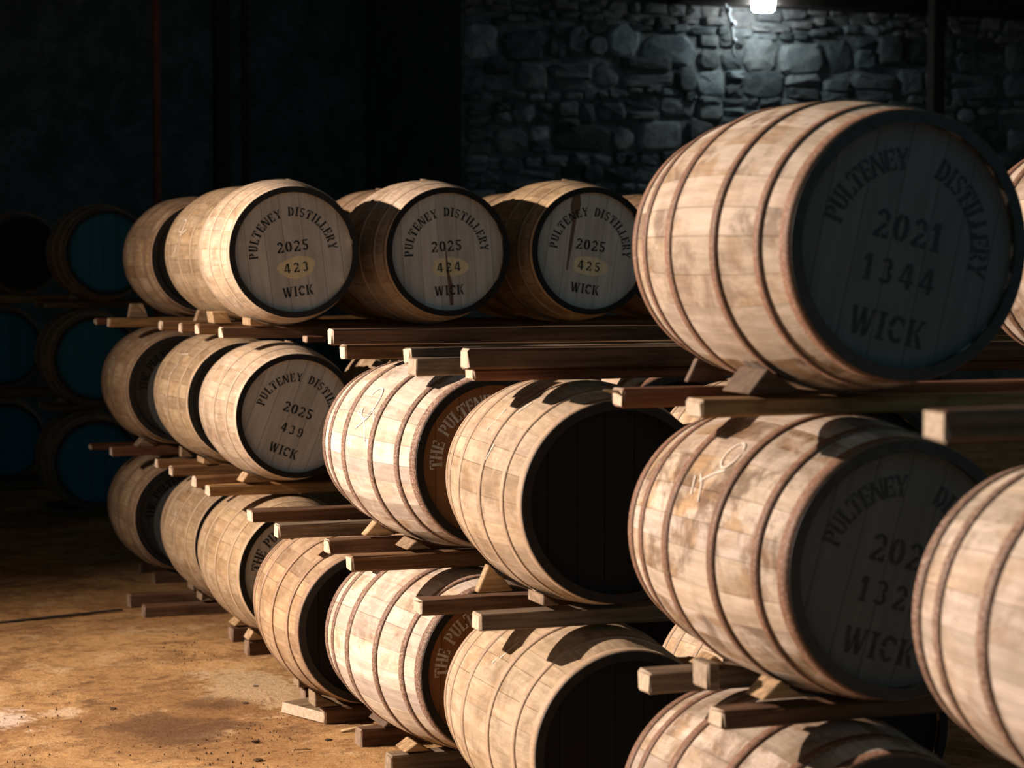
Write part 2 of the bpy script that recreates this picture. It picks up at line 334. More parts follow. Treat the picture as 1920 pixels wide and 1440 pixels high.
# ------------------------------------------------------------------ stencil letters
def R(x0, y0, x1, y1): return [(x0, y0), (x1, y0), (x1, y1), (x0, y1)]
def A(cx, cy, rx, ry, a0, a1, t, n=8, ty=None):
    ty = t*.75 if ty is None else ty; out = []
    for i in range(n):
        p, q = math.radians(a0+(a1-a0)*i/n), math.radians(a0+(a1-a0)*(i+1)/n)
        out.append([(cx+(rx-t)*math.cos(p), cy+(ry-ty)*math.sin(p)), (cx+rx*math.cos(p), cy+ry*math.sin(p)), (cx+rx*math.cos(q), cy+ry*math.sin(q)), (cx+(rx-t)*math.cos(q), cy+(ry-ty)*math.sin(q))])
    return out
def D(x0, y0, x1, y1, t): return [(x0-t/2, y0), (x0+t/2, y0), (x1+t/2, y1), (x1-t/2, y1)]
GL = {
 'P': (.64, [R(.05, 0, .25, 1), R(0, 0, .30, .08), R(0, .92, .25, 1)] + A(.31, .71, .32, .29, -84, 84, .2)),
 'U': (.70, [R(.06, .30, .26, 1), R(0, .92, .32, 1), R(.48, .30, .62, 1), R(.42, .92, .68, 1)] + A(.34, .32, .28, .32, 188, 262, .19) + A(.34, .32, .28, .32, 278, 352, .17)),
 'L': (.62, [R(.06, 0, .26, 1), R(0, .92, .32, 1), R(.32, 0, .60, .13), R(.50, 0, .60, .34)]),
 'T': (.70, [R(.24, 0, .46, .80), R(.16, 0, .54, .08), R(.0, .87, .32, 1), R(.38, .87, .70, 1), R(0, .66, .09, 1), R(.61, .66, .70, 1)]),
 'E': (.64, [R(.05, 0, .25, 1), R(.31, .87, .60, 1), R(.51, .68, .60, 1), R(.31, .44, .50, .57), R(.31, 0, .62, .13), R(.53, 0, .62, .32)]),
 'N': (.72, [R(.03, 0, .15, .86), R(0, 0, .18, .07), D(.13, 1, .56, 0, .2), R(.57, .16, .69, 1), R(.53, .93, .72, 1)]),
 'Y': (.70, [D(.34, .47, .10, 1, .2), D(.42, .52, .60, 1, .12), R(.25, 0, .45, .42), R(.18, 0, .52, .08), R(0, .93, .24, 1), R(.5, .93, .70, 1)]),
 'D': (.70, [R(.05, 0, .25, 1), R(0, 0, .27, .08), R(0, .92, .27, 1)] + A(.29, .5, .39, .5, -84, 84, .21)),
 'I': (.38, [R(.09, 0, .29, 1), R(0, .92, .38, 1), R(0, 0, .38, .08)]),
 'S': (.62, A(.31, .74, .28, .26, 25, 170, .17) + A(.31, .74, .28, .26, 190, 275, .17) + A(.31, .27, .29, .27, 95, -10, .17) + A(.31, .27, .29, .27, -30, -155, .17)),
 'R': (.70, [R(.05, 0, .25, 1), R(0, 0, .30, .08), R(0, .92, .25, 1), D(.38, .40, .60, 0, .2)] + A(.31, .72, .30, .28, -80, 84, .19)),
 'W': (.98, [D(.24, 0, .08, 1, .19), D(.32, .1, .44, .9, .1), D(.62, 0, .48, 1, .19), D(.70, .1, .86, 1, .1), R(0, .93, .2, 1), R(.76, .93, .98, 1)]),
 'C': (.68, A(.36, .5, .36, .5, 42, 172, .21) + A(.36, .5, .36, .5, 188, 318, .21) + [R(.56, .66, .64, .96)]),
 'K': (.74, [R(.05, 0, .25, 1), R(0, 0, .30, .08), R(0, .92, .30, 1), D(.36, .52, .60, 1, .13), D(.42, .48, .62, 0, .2), R(.5, .93, .72, 1), R(.5, 0, .74, .07)]),
 'H': (.74, [R(.05, 0, .25, 1), R(.49, 0, .69, 1), R(.30, .43, .44, .57), R(0, .92, .30, 1), R(.44, .92, .74, 1), R(0, 0, .30, .08), R(.44, 0, .74, .08)]),
 '0': (.64, A(.32, .5, .32, .5, 98, 262, .21) + A(.32, .5, .32, .5, -82, 82, .21)),
 '1': (.44, [R(.16, 0, .36, 1), D(.06, .72, .16, 1, .12), R(.06, 0, .44, .08)]),
 '2': (.64, A(.31, .71, .29, .29, -30, 168, .19) + [D(.13, .15, .46, .52, .2), R(.02, 0, .30, .15), R(.36, 0, .62, .15), R(.54, 0, .62, .28)]),
 '3': (.62, A(.29, .73, .28, .27, -72, 150, .18) + A(.29, .28, .31, .28, -150, 68, .19)),
 '4': (.66, [R(.36, 0, .55, .22), R(.36, .36, .55, 1), D(.10, .36, .34, .96, .13), R(.0, .22, .66, .34)]),
 '5': (.62, [R(.08, .86, .58, 1), R(.08, .54, .22, .82)] + A(.29, .32, .31, .32, -155, 112, .19)),
 '9': (.62, A(.31, .69, .30, .31, 100, 262, .18) + A(.31, .69, .30, .31, -60, 82, .18) + [R(.43, .30, .61, .66)] + A(.30, .30, .31, .30, -4, -150, .18)),
}
def glyph_polys(ch, h, place):
    wd, polys = GL[ch]; out = []
    for p in polys: out.append([place(x*h, y*h) for x, y in p])
    return out
def word_line(txt, cx, cz, h, gap=.14, tilt=0.0):
    tw = sum(GL[c][0] for c in txt)*h + gap*h*(len(txt)-1); x = cx - tw/2; out = []
    for c in txt:
        out += glyph_polys(c, h, lambda a, b, x=x: (x+a, cz-h/2+b)); x += (GL[c][0]+gap)*h
    return out
def word_arc(txt, rad, h, a_start, a_end):
    """letters upright on a circle; angles in degrees, counter-clockwise from +x, read from a_start down to a_end"""
    wt = [(.55 if c == ' ' else GL[c][0]) for c in txt]; tot = sum(wt) + .0
    span = a_start - a_end; pos = 0; out = [[]]
    for c, wd in zip(txt, wt):
        mid = a_start - span*(pos + wd/2)/tot; pos += wd
        if c == ' ':
            out.append([]); continue
        th = math.radians(mid-90)
        def pl(a, b, th=th, wd=wd):
            lx = a - wd*h/2; ly = rad - h/2 + b
            return (lx*math.cos(th) - ly*math.sin(th), lx*math.sin(th) + ly*math.cos(th))
        out[-1] += glyph_polys(c, h, pl)
    return out
def print_mesh(name, polys, y):
    v = []; f = []
    for k, p in enumerate(polys):
        ar = sum(p[i][0]*p[(i+1) % len(p)][1]-p[(i+1) % len(p)][0]*p[i][1] for i in range(len(p)))
        if ar < 0: p = p[::-1]
        b = len(v); v += [(x, y - .00002*(k % 7), z) for x, z in p]; f.append(tuple(range(b, b+len(p))))
    return pydata(name, v, f)

# ------------------------------------------------------------------ casks
RC, RB, HL, NS = .285, .33, .45, 27
def prof(y): return RB - (RB-RC)*(y/HL)**2
WD = [.86, 1.0, 1.14]
def stave_mesh(k):
    half = WD[k]*PI/NS; n = 14; th = .021; e = half*.997; e2 = half*.975
    v = []; f = []; sm = []
    angs = [-e2, -e2/2, 0, e2/2, e2]
    def pt(a, r, y): return (r*math.sin(a), y, r*math.cos(a))
    ys = [-HL + 2*HL*i/n for i in range(n+1)]
    b0 = 0
    for y in ys:
        for a in angs: v.append(pt(a, prof(y), y))
    for i in range(n):
        for j in range(4): q = i*5+j; f.append((q, q+1, q+6, q+5)); sm.append(True)
    b1 = len(v)
    for y in ys:
        r = prof(y); v += [pt(-e2, r, y), pt(-e, r-.0022, y), pt(-e, r-th, y), pt(e, r-th, y), pt(e, r-.0022, y), pt(e2, r, y)]
    for i in range(n):
        for j in range(5): q = b1+i*6+j; f.append((q+1, q, q+6, q+7)[::-1]); sm.append(False)
    for s, i in ((0, 0), (1, n)):
        t = [i*5+j for j in range(5)]; q = b1+i*6; loop = t + [q+4, q+3, q+2, q+1]
        b = len(v); v += [v[x] for x in loop]; lp = tuple(range(b, b+len(loop)))
        f.append(lp if s else lp[::-1]); sm.append(False)
    me = pydata('stave', v, f); me.polygons.foreach_set('use_smooth', sm)
    bm = bmesh.new(); bm.from_mesh(me); bmesh.ops.recalc_face_normals(bm, faces=bm.faces[:])
    bm.to_mesh(me); bm.free(); me.materials.append(M['stave']); return me
STAVE = [stave_mesh(k) for k in range(3)]
def hoop_mesh(y0, y1, proud=.0022, n=80):
    v = []; f = []
    for k in range(n):
        a = 2*PI*k/n; c, s = math.cos(a), math.sin(a)
        lo_, hi_ = (proud*2.0, proud*.8) if y0 < 0 else (proud*.8, proud*2.0)
        for y, d in ((y0, -.002), (y0, lo_), (y1, hi_), (y1, -.002)):
            r = prof(y)+d; v.append((r*c, y, r*s))
    sm = []
    for k in range(n):
        q = k*4; p = ((k+1) % n)*4
        for j in range(3): f.append((q+j, q+j+1, p+j+1, p+j)); sm.append(True)
    me = pydata('hoop', v, f)
    bm = bmesh.new(); bm.from_mesh(me); bmesh.ops.recalc_face_normals(bm, faces=bm.faces[:]); bm.to_mesh(me); bm.free()
    me.polygons.foreach_set('use_smooth', [j == 1 for k in range(n) for j in range(3)])
    me.materials.append(M['hoop']); return me
HOOPW = [(-.4485, -.406), (-.338, -.306), (-.148, -.110), (.110, .148), (.306, .338), (.406, .4485)]
HOOPN = [(-.4485, -.412), (-.325, -.296), (-.140, -.108), (.108, .140), (.296, .325), (.412, .4485)]
HOOPS = {'wide': [hoop_mesh(*h) for h in HOOPW], 'thin': [hoop_mesh(a, b, .0013) for a, b in HOOPN]}
RH = .2655; YH = -.423
def board_mesh(x0, x1, th=.016):
    n = 7; top = []; bot = []
    for i in range(n+1):
        x = x0+(x1-x0)*i/n; z = math.sqrt(max(RH*RH-x*x, 1e-8)); top.append((x, z)); bot.append((x, -z))
    o = bot + top[::-1]
    m = len(o); v = [(x, YH+.001, z) for x, z in o] + [(x, YH+th, z) for x, z in o]
    cx = (x0+x1)/2; v2 = [(cx+(x-cx)*.985, YH, z*.995) for x, z in o]; v += v2
    f = [tuple(range(2*m, 3*m))]
    for k in range(m): f.append((k, (k+1) % m, 2*m+(k+1) % m, 2*m+k)); f.append((k+m, (k+1) % m+m, (k+1) % m, k))
    me = pydata('head_board', v, f); me.materials.append(M['head']); return me
XB = [-.2652, -.205, -.118, -.036, .052, .128, .212, .2652]
BOARDS = [board_mesh(a+.0006, b-.0006) for a, b in zip(XB[:-1], XB[1:])]
def disc_mesh(name, y, r, flip=False, n=48):
    v = [(r*math.cos(2*PI*k/n), y, r*math.sin(2*PI*k/n)) for k in range(n)]
    v2 = [(x, yy+.012, z) for x, yy, z in v]
    f = [tuple(range(n)), tuple(range(n, 2*n))[::-1]] + [(k, (k+1) % n, n+(k+1) % n, n+k) for k in range(n)]
    me = pydata(name, v+v2, f)
    bm = bmesh.new(); bm.from_mesh(me); bmesh.ops.recalc_face_normals(bm, faces=bm.faces[:]); bm.to_mesh(me); bm.free()
    return me
HEAD_BACKING = disc_mesh('head', YH+.017, .262); HEAD_BACKING.materials.append(M['head'])
REAR = disc_mesh('rear_head', .405, .262); REAR.materials.append(M['head'])
def chime_mesh():
    n = 80; v = []; f = []
    ring = [(-.4480, prof(-.448)+.0030), (-.4515, prof(-.45)+.0026), (-.4515, prof(-.45)-.0235), (-.424, prof(-.424)-.0225)]
    for k in range(n):
        a = 2*PI*k/n
        for y, r in ring: v.append((r*math.cos(a), y, r*math.sin(a)))
    for k in range(n):
        q = k*4; p = ((k+1) % n)*4
        for j in range(3): f.append((q+j, q+j+1, p+j+1, p+j))
    me = pydata('chime_band', v, f)
    bm = bmesh.new(); bm.from_mesh(me); bmesh.ops.recalc_face_normals(bm, faces=bm.faces[:]); bm.to_mesh(me); bm.free()
    me.materials.append(M['pitch']); return me
CHIME = chime_mesh()
def bung_mesh():
    me = tube('bung', [(0, 0, prof(0)-.01), (0, 0, prof(0)+.006)], .03, 14); me.polygons.foreach_set('use_smooth', [False]*len(me.polygons)); me.materials.append(M['stave']); return me
BUNG = bung_mesh()

def chalk_mesh(path):
    """path of (y along the cask, angle from the top in radians, towards the aisle positive); a flat chalk stroke on the staves"""
    v = []; f = []; wd = .0030
    P = []
    for y, a in path: P.append((y, a))
    for i, (y, a) in enumerate(P):
        y2, a2 = P[min(i+1, len(P)-1)]; y1, a1 = P[max(i-1, 0)]
        dy, da = y2-y1, (a2-a1)*RB; L = math.hypot(dy, da) or 1; ny, na = -da/L*wd, dy/L*wd
        for s in (-1, 1):
            yy = y+s*ny; aa = a+s*na/RB; r = prof(yy)+.0024
            v.append((-r*math.sin(aa), yy, r*math.cos(aa)))
    for i in range(len(P)-1): f.append((2*i, 2*i+1, 2*i+3, 2*i+2))
    me = pydata('chalk_mark', v, f); me.materials.append(M['chalk']); return me
def ell(cy, ca, ry, ra, a0=0, a1=360, n=22): return [(cy+ry*math.cos(math.radians(a0+(a1-a0)*i/n)), ca+ra*math.sin(math.radians(a0+(a1-a0)*i/n))) for i in range(n+1)]

STY = {  # stave colour, stain, hoop colour, rust, hoop set, black chime
 'pale':  ((.60, .50, .39), .5, (.58, .48, .37), .12, 'thin', True),
 'plain': ((.50, .39, .26), .6, (.48, .37, .25), .12, 'thin', True),
 'buff':  ((.57, .47, .35), .6, (.47, .36, .26), .30, 'thin', True),
 'worn':  ((.70, .62, .535), 1.0, (.21, .12, .08), .45, 'wide', 'grey'),
 'bleached': ((.75, .675, .60), .6, (.25, .165, .125), .85, 'wide', True),
 'tan':   ((.52, .39, .26), .6, (.36, .25, .17), .35, 'wide', True),
}
HD = {  # board colour, stain, ink colour
 'white': ((.72, .70, .65), .6, (.028, .027, .026)),
 'grey':  ((.125, .125, .12), .2, (.042, .042, .042)),
 'slate': ((.10, .11, .115), .5, (.02, .022, .022)),
 'brown': ((.33, .15, .06), .4, (.78, .70, .60)),
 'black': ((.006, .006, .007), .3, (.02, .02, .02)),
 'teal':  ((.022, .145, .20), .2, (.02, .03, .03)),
}
def head_print(kind, num):
    """stencilled lines of a head: list of (part name, polygons)"""
    if kind == 'none': return []
    if kind == 'pult_year':
        yr, no = num
        return ARC('PULTENEY DISTILLERY', .178, .040, 184, -3) + [('year_numerals', word_line(yr, 0, .026, .048, .14)),
                ('cask_numerals', word_line(no, .004, -.068, .042, .32)), ('town_lettering', word_line('WICK', 0, -.172, .044, .10))]
    if kind == 'pult_big':
        yr, no = num
        return ARC('PULTENEY   DISTILLERY', .186, .047, 176, -8) + [('year_numerals', word_line(yr, .0, .035, .062, .12)),
                ('cask_numerals', word_line(no, .0, -.062, .056, .28)), ('town_lettering', word_line('WICK', 0, -.178, .060, .10))]
    if kind == 'the_pult':
        return ARC('THE PULTENEY DISTILLERY', .205, .046, 186, -6) + [('town_lettering', word_line('WICK', 0, -.172, .044, .10))]
def ARC(*a): return [('curved_lettering', p) for p in word_arc(*a) if p]
CASKS = 'casks lying in the racks'
def cask(X, Yf, zb, s, L, yaw, sty, hd, label, pk='none', num=None, ang=0.0, patch=False, chalk=(), inkcol=None, roll=0.0, drips=()):
    sc, stn, hc, rust, hs, black = STY[sty]
    best = None; under = []
    for r in RT:
        if abs(r['zt']-zb) < .045 and r['x'] < X+.05 and r['x']+r['L'] > X-.05 and r['y'] < Yf+L and r['y']+r['d'] > Yf:
            yc = Yf+L/2; yy = min(max(yc, r['y']), r['y']+r['d'])-yc
            drop = s*(RB-prof(yy/L*.9)) - (.005 if abs(abs(yy/L*.9)-.14) < .05 else 0)
            r['zt'] = min(r['zt'], zb+drop-.0028); under.append((r, drop))
    if under: best = max(r['zt']+.0028-d for r, d in under)
    if best is not None: zb = best
    LAID.append(dict(x=X, y0=Yf, y1=Yf+L, yc=Yf+L/2, zb=zb, s=s, L=L))
    root = empty('oak_cask', (X, Yf+L/2, zb), (0, 0, yaw), (s, L/.9, s))
    tag(root, label, 'barrel', CASKS)
    rng = random.Random(label)
    a = roll or rng.uniform(0, 2*PI)
    h = WD; step = 2*PI/NS
    tb = rng.uniform(.93, 1.05)
    for i in range(NS):
        k = i % 3; a0 = a + (i//3)*3*step + (0 if k == 0 else (WD[0]+WD[1])/2*step if k == 1 else (WD[0]+2*WD[1]+WD[2])/2*step)
        o = mesh_obj('stave', STAVE[k], root, None, (0, 0, RB), (0, a0, 0))
        g = tb*(rng.choice([1, 1, 1, .9, .78])*rng.uniform(.86, 1.08) if sty in ('worn', 'bleached') else rng.uniform(.90, 1.06)); wv = rng.uniform(-.05, .05)
        o.color = (sc[0]*g*(1+wv*.3), sc[1]*g, sc[2]*g*(1-wv), stn*(rng.choice([.35, .7, 1, 1.15]) if sty in ('worn', 'bleached') else .9)*rng.uniform(.8, 1.0))
    for me in HOOPS[hs]:
        o = mesh_obj('hoop', me, root, None, (0, 0, RB), (0, rng.uniform(0, 6), 0)); g = rng.uniform(.88, 1.1)
        o.color = (hc[0]*g, hc[1]*g, hc[2]*g, rust)
    mesh_obj('chime_band', CHIME, root, None, (0, 0, RB)).color = (.04, .039, .036, 1) if black == 'grey' else (.016, .015, .014, 1)
    bc, bs, ink = HD[hd]
    if inkcol: ink = inkcol
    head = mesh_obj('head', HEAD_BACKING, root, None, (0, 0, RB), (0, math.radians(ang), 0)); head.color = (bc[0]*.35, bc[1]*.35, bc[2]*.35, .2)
    for me in BOARDS:
        o = mesh_obj('head_board', me, head); g = rng.uniform(.92, 1.06); o.color = (bc[0]*g, bc[1]*g, bc[2]*g, bs)
    if patch:
        o = mesh_obj('number_patch', print_mesh('number_patch', [[(.008+.085*math.cos(t)*(1+.1*math.sin(3*t+ang)), -.068+.046*math.sin(t)*(1+.08*math.sin(2*t+ang))) for t in [2*PI*k/28 for k in range(28)]]], YH-.0006), head, M['head'])
        o.color = (1.0, .90, .58, .1); o['label'] = 'pale buff patch painted behind the cask number'
    for pl in drips:
        o = mesh_obj('drip_stain', print_mesh('drip_stain', [pl], YH-.0008), head, M['head']); o.color = (.20, .13, .09, .5); o['label'] = 'brown drip stain'
    for nm, polys in head_print(pk, num):
        o = mesh_obj(nm, print_mesh(nm, polys, YH-.0010), head, M['ink']); o.color = (*ink, 1)
    r = mesh_obj('rear_head', REAR, root, None, (0, 0, RB)); r.color = (bc[0], bc[1], bc[2], bs)
    mesh_obj('bung', BUNG, root, None, (0, 0, RB), (0, rng.uniform(.0, .5), 0)).color = (.3, .22, .15, .3)
    for p in chalk: mesh_obj('chalk_mark', chalk_mesh(p), root, None, (0, 0, RB))
    return root

# timbers are listed first, so that every cask can be laid on the ones under it
RT = []; LAID = []
TIM = {'dark': (.15, .085, .05), 'red': (.19, .085, .045), 'brown': (.20, .11, .05), 'ochre': (.33, .20, .085), 'grey': (.22, .17, .12)}
def rail(label, x, y, ztop, h, length, col='dark', depth=.08, bev=.006, group='rack timbers'):
    """a timber running across the rick; y is its camera-side face"""
    RT.append(dict(label=label, x=x, y=y, zt=ztop, h=h, L=length, col=col, d=depth, bev=bev, group=group))
def build_rail(r):
    label, x, y, ztop, h, length, col, depth, bev, group = (r[k] for k in ('label', 'x', 'y', 'zt', 'h', 'L', 'col', 'd', 'bev', 'group'))
    for c in LAID:          # a timber lies on the casks below it, never inside them
        if c['y0'] < y+depth and c['y1'] > y and c['x']+.2 > x and c['x']-.2 < x+length and c['zb'] < ztop-.4:
            yy = min(max(c['yc'], y), y+depth)-c['yc']
            top = c['zb'] + c['s']*(RB + prof(yy/c['L']*.9)) + .007
            if ztop-.034 < top < ztop: top = ztop-.034
            if ztop-h < top < ztop: h = ztop-top
    rng = random.Random(label)
    me = box_mesh('rack_timber', length, depth, h, bev, .0022, rng, 10)
    o = mesh_obj('rack_timber', me, None, M['timber'], (x, y+depth/2, ztop-h)); o.color = (*TIM[col], .25 if group == 'floor bearers' else 1)
    return tag(o, label, 'timber', group)
R2, R3 = .783, 1.500
# middle tier
rail('timber under the cask with tilted white lettering, front one', 2.064, 9.80, R2, .058, 1.7, 'ochre')
rail('timber under the cask with tilted white lettering, rear one', 2.083, 10.20, R2, .055, 1.7, 'brown')
rail('timber end below the middle ochre cask, front one', 2.101, 10.85, .768, .05, 1.0, 'brown')
rail('timber end below the middle ochre cask, rear one', 2.105, 11.25, .768, .05, 1.0, 'brown')
rail('reddish timber under the dim lettered cask, front one', 2.015, 12.10, .763, .05, 1.0, 'red')
rail('reddish timber under the dim lettered cask, rear one', 1.962, 12.50, .764, .05, 1.0, 'red')
rail('long dark timber over the tan cask, rear one', 2.005, 8.70, .785, .052, 1.9, 'dark')
rail('long dark timber over the tan cask, front one', 1.996, 8.20, .784, .054, 1.9, 'grey')
rail('timber under the rusty hooped brown headed cask, rear one', 2.074, 7.75, .784, .053, 1.9, 'dark')
rail('timber under the rusty hooped brown headed cask, front one', 2.035, 7.30, .784, .054, 1.9, 'brown')
rail('timber under the black headed cask, rear one', 1.969, 6.30, .785, .05, 1.9, 'dark')
rail('timber under the black headed cask, front one', 2.054, 6.00, .785, .056, 1.9, 'grey')
rail('timber under the chalk loop cask, rear one', 2.143, 4.97, .785, .056, 1.8, 'grey')
rail('timber under the chalk loop cask, front one', 2.134, 4.53, .785, .052, 1.8, 'dark')
rail('timber under the nearest cut off cask, rear one', 2.05, 3.52, R2, .056, 1.5, 'dark')
rail('timber under the nearest cut off cask, front one', 1.99, 3.10, R2, .056, 1.5, 'dark')
rail('timber under the far middle teal cask, front one', 2.10, 15.40, R2, .055, 1.0, 'brown')
rail('timber under the far middle teal cask, rear one', 2.12, 15.75, R2, .055, 1.0, 'brown')
# top tier
rail('timber under the top row of white heads, front one', 2.130, 9.80, 1.492, .05, 3.6, 'dark')
rail('timber under the top row of white heads, rear one', 2.105, 10.20, 1.492, .05, 3.6, 'brown')
rail('timber under the ochre top cask, front one', 2.155, 10.85, 1.480, .046, 3.4, 'brown')
rail('timber under the ochre top cask, rear one', 2.133, 11.25, 1.480, .046, 3.4, 'brown')
rail('timber end under the chalk ring cask, front one', 2.008, 12.10, 1.473, .05, 1.6, 'ochre')
rail('timber end under the chalk ring cask, rear one', 2.000, 12.50, 1.475, .05, 1.6, 'red')
rail('long dark timber above the brown headed cask, rear one', 2.088, 7.75, 1.544, .058, 4.4, 'dark', .06)
rail('long dark timber above the brown headed cask, front one', 2.015, 7.30, 1.505, .05, 4.4, 'brown', .08)
rail('long thick timber above the black headed cask', 2.018, 6.00, 1.543, .058, 3.6, 'dark', .075)
rail('long timber with reddish face beneath the thick one', 2.055, 6.06, 1.483, .050, 3.6, 'red', .08)
rail('stub of timber peeping left of the thick long timber', 1.955, 6.36, 1.535, .05, 1.2, 'grey', .07)
rail('timber with a splinter at its end, below the large highest cask', 2.069, 4.97, 1.502, .058, 2.6, 'red', .07)
rail('pale sawn timber end below the large highest cask', 2.077, 4.53, R3, .048, 2.6, 'ochre', .085)
rail('timber end at the right edge above the nearest cask', 1.853, 3.10, 1.565, .052, 1.8, 'dark', .075)
rail('timber at the right edge behind the nearest timber end', 2.45, 3.52, 1.53, .055, 1.6, 'dark', .075)
rail('timber under the far top teal cask, front one', 2.119, 15.40, 1.505, .055, 1.0, 'brown')
rail('timber under the far top teal cask, rear one', 2.10, 15.75, 1.505, .055, 1.0, 'brown')
rail('dim timber crossing the left edge, under the farthest top cask', .9, 17.30, 1.505, .06, 1.75, 'ochre')
rail('dim rear timber crossing the left edge, under the farthest top cask', .9, 17.80, 1.505, .06, 1.75, 'ochre')
rail('dim timber under the farthest middle cask, front one', .9, 17.30, R2, .06, 1.6, 'brown')
rail('dim timber under the farthest middle cask, rear one', .9, 17.80, R2, .06, 1.6, 'brown')
# floor bearers
for lab, x, y, ln, col in [
    ('floor bearer projecting into the aisle, nearer one', 1.985, 11.00, 1.0, 'dark'), ('floor bearer projecting into the aisle, farther one', 1.975, 11.36, 1.0, 'dark'),
    ('floor bearer below the grey headed floor cask, front one', 2.235, 9.78, 1.4, 'dark'), ('floor bearer below the grey headed floor cask, rear one', 2.25, 10.18, 1.4, 'dark'),
    ('floor bearer below the tan cask, front one', 2.18, 8.22, 1.4, 'dark'), ('floor bearer below the tan cask, rear one', 2.20, 8.62, 1.4, 'dark'),
    ('floor bearer below the rusty hooped floor cask, front one', 2.19, 7.36, 1.4, 'grey'), ('floor bearer below the rusty hooped floor cask, rear one', 2.20, 7.78, 1.4, 'dark'),
    ('floor bearer below the black headed floor cask, front one', 2.15, 6.00, 1.5, 'dark'), ('floor bearer below the black headed floor cask, rear one', 2.15, 6.34, 1.5, 'dark'),
    ('floor bearer below the bottom edge cask, front one', 2.15, 4.55, 1.5, 'dark'), ('floor bearer below the bottom edge cask, rear one', 2.15, 4.98, 1.5, 'dark'),
    ('floor bearer of the nearest rick, front one', 2.10, 3.12, .9, 'dark'), ('floor bearer of the nearest rick, rear one', 2.10, 3.52, .9, 'dark'),
    ('floor bearer below the dim floor cask, front one', 2.25, 12.15, .8, 'dark'), ('floor bearer below the dim floor cask, rear one', 2.25, 12.55, .8, 'dark'),
    ('floor bearer of the far teal stack, front one', 2.15, 15.40, .7, 'dark'), ('floor bearer of the far teal stack, rear one', 2.15, 15.75, .7, 'dark'),
    ('floor bearer of the farthest stack, front one', 1.5, 17.35, .9, 'dark'), ('floor bearer of the farthest stack, rear one', 1.5, 17.80, .9, 'dark')]:
    rail(lab, x, y, .064 if y < 10.5 or y > 13 else .056, .072, ln, col, .085, .007, 'floor bearers')

B1, B2, B3 = .063, .778, 1.494
# --- rick with the 2025 casks
cask(2.432, 9.566, B3-.003, 1.012, .88, -.053, 'pale', 'white', 'pale cask stencilled 423, leftmost white head of the top row', 'pult_year', ('2025', '423'), -7, True)
cask(3.131, 9.564, B3-.003, 1.017, .90, -.013, 'pale', 'white', 'cask stencilled 424, middle white head of the top row', 'pult_year', ('2025', '424'), -4, True, drips=[[(-.006, .02), (-.003, .02), (.006, -.10), (.018, -.15), (.014, -.24), (-.002, -.24), (-.004, -.15), (-.008, -.08)]])
cask(3.833, 9.571, B3-.003, 1.030, .90, -.009, 'plain', 'white', 'cask stencilled 425, white head partly behind the large highest cask', 'pult_year', ('2025', '425'), 8, True, drips=[[(-.115, .232), (-.082, .245), (-.072, .20), (-.085, .13), (-.088, .02), (-.096, -.10), (-.103, -.10), (-.105, .02), (-.104, .12), (-.122, .19)]])
cask(2.428, 9.568, B2, .965, .89, -.020, 'pale', 'white', 'pale cask stencilled 439 with tilted lettering, middle tier below the top row', 'pult_year', ('2025', '439'), 21)
cask(3.140, 9.580, B2, .99, .90, .01, 'plain', 'white', 'shadowed cask mostly hidden, right of the cask with tilted white lettering', 'none', None, 10)
cask(2.436, 9.566, B1, 1.0, .90, .002, 'plain', 'white', 'buff cask with grey head on the floor, below the tilted white lettering', 'the_pult', None, 10, inkcol=(.05, .05, .048))
cask(3.160, 9.570, B1, 1.0, .90, 0, 'plain', 'white', 'shadowed floor cask, inner neighbour of the buff one with grey head')
# --- the rick with only a floor tier in view
cask(2.339, 8.050, B1, 1.001, .87, -.032, 'tan', 'black', 'tan cask with brown hoops and black head, low, before the rusty hooped cask')
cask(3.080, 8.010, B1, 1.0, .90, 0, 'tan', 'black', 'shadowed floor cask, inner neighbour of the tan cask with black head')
# --- rick with brown heads
br = 'brown'
cask(2.451, 7.109, B2, 1.001, .95, .077, 'bleached', br, 'bleached cask with rusty hoops, brown head lettered in white, middle tier', 'the_pult', None, 0,
     chalk=[ell(-.02, 1.0, .05, .2, 20, 330), [(-.13, 1.25), (-.06, 1.05), (-.02, 1.22), (.03, 1.3)], [(.06, 1.12), (-.02, 1.18), (-.08, 1.42)]])
cask(3.190, 7.110, B2, 1.0, .90, 0, 'worn', 'black', 'shadowed middle tier cask behind the black headed cask, inner one', 'none')  # brown head coloured black, putting the gap's shade into the colour
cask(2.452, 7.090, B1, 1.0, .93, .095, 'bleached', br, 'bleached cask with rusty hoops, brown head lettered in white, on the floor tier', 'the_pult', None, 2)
cask(3.200, 7.100, B1, 1.0, .90, 0, 'worn', 'black', 'shadowed floor tier cask behind the black headed floor cask, inner one', 'none')  # head blackened too, so the gap's shade is in its colour
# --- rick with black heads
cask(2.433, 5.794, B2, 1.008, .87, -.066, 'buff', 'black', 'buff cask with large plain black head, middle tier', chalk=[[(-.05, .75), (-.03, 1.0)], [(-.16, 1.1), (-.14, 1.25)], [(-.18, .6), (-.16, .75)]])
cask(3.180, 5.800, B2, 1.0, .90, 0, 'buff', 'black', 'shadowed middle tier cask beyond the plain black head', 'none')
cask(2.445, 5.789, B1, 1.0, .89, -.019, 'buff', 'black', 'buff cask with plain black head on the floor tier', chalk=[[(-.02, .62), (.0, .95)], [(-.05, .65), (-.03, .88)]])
cask(3.190, 5.790, B1, 1.0, .90, 0, 'buff', 'black', 'shadowed floor tier cask, inner neighbour of the black headed floor cask', 'none')
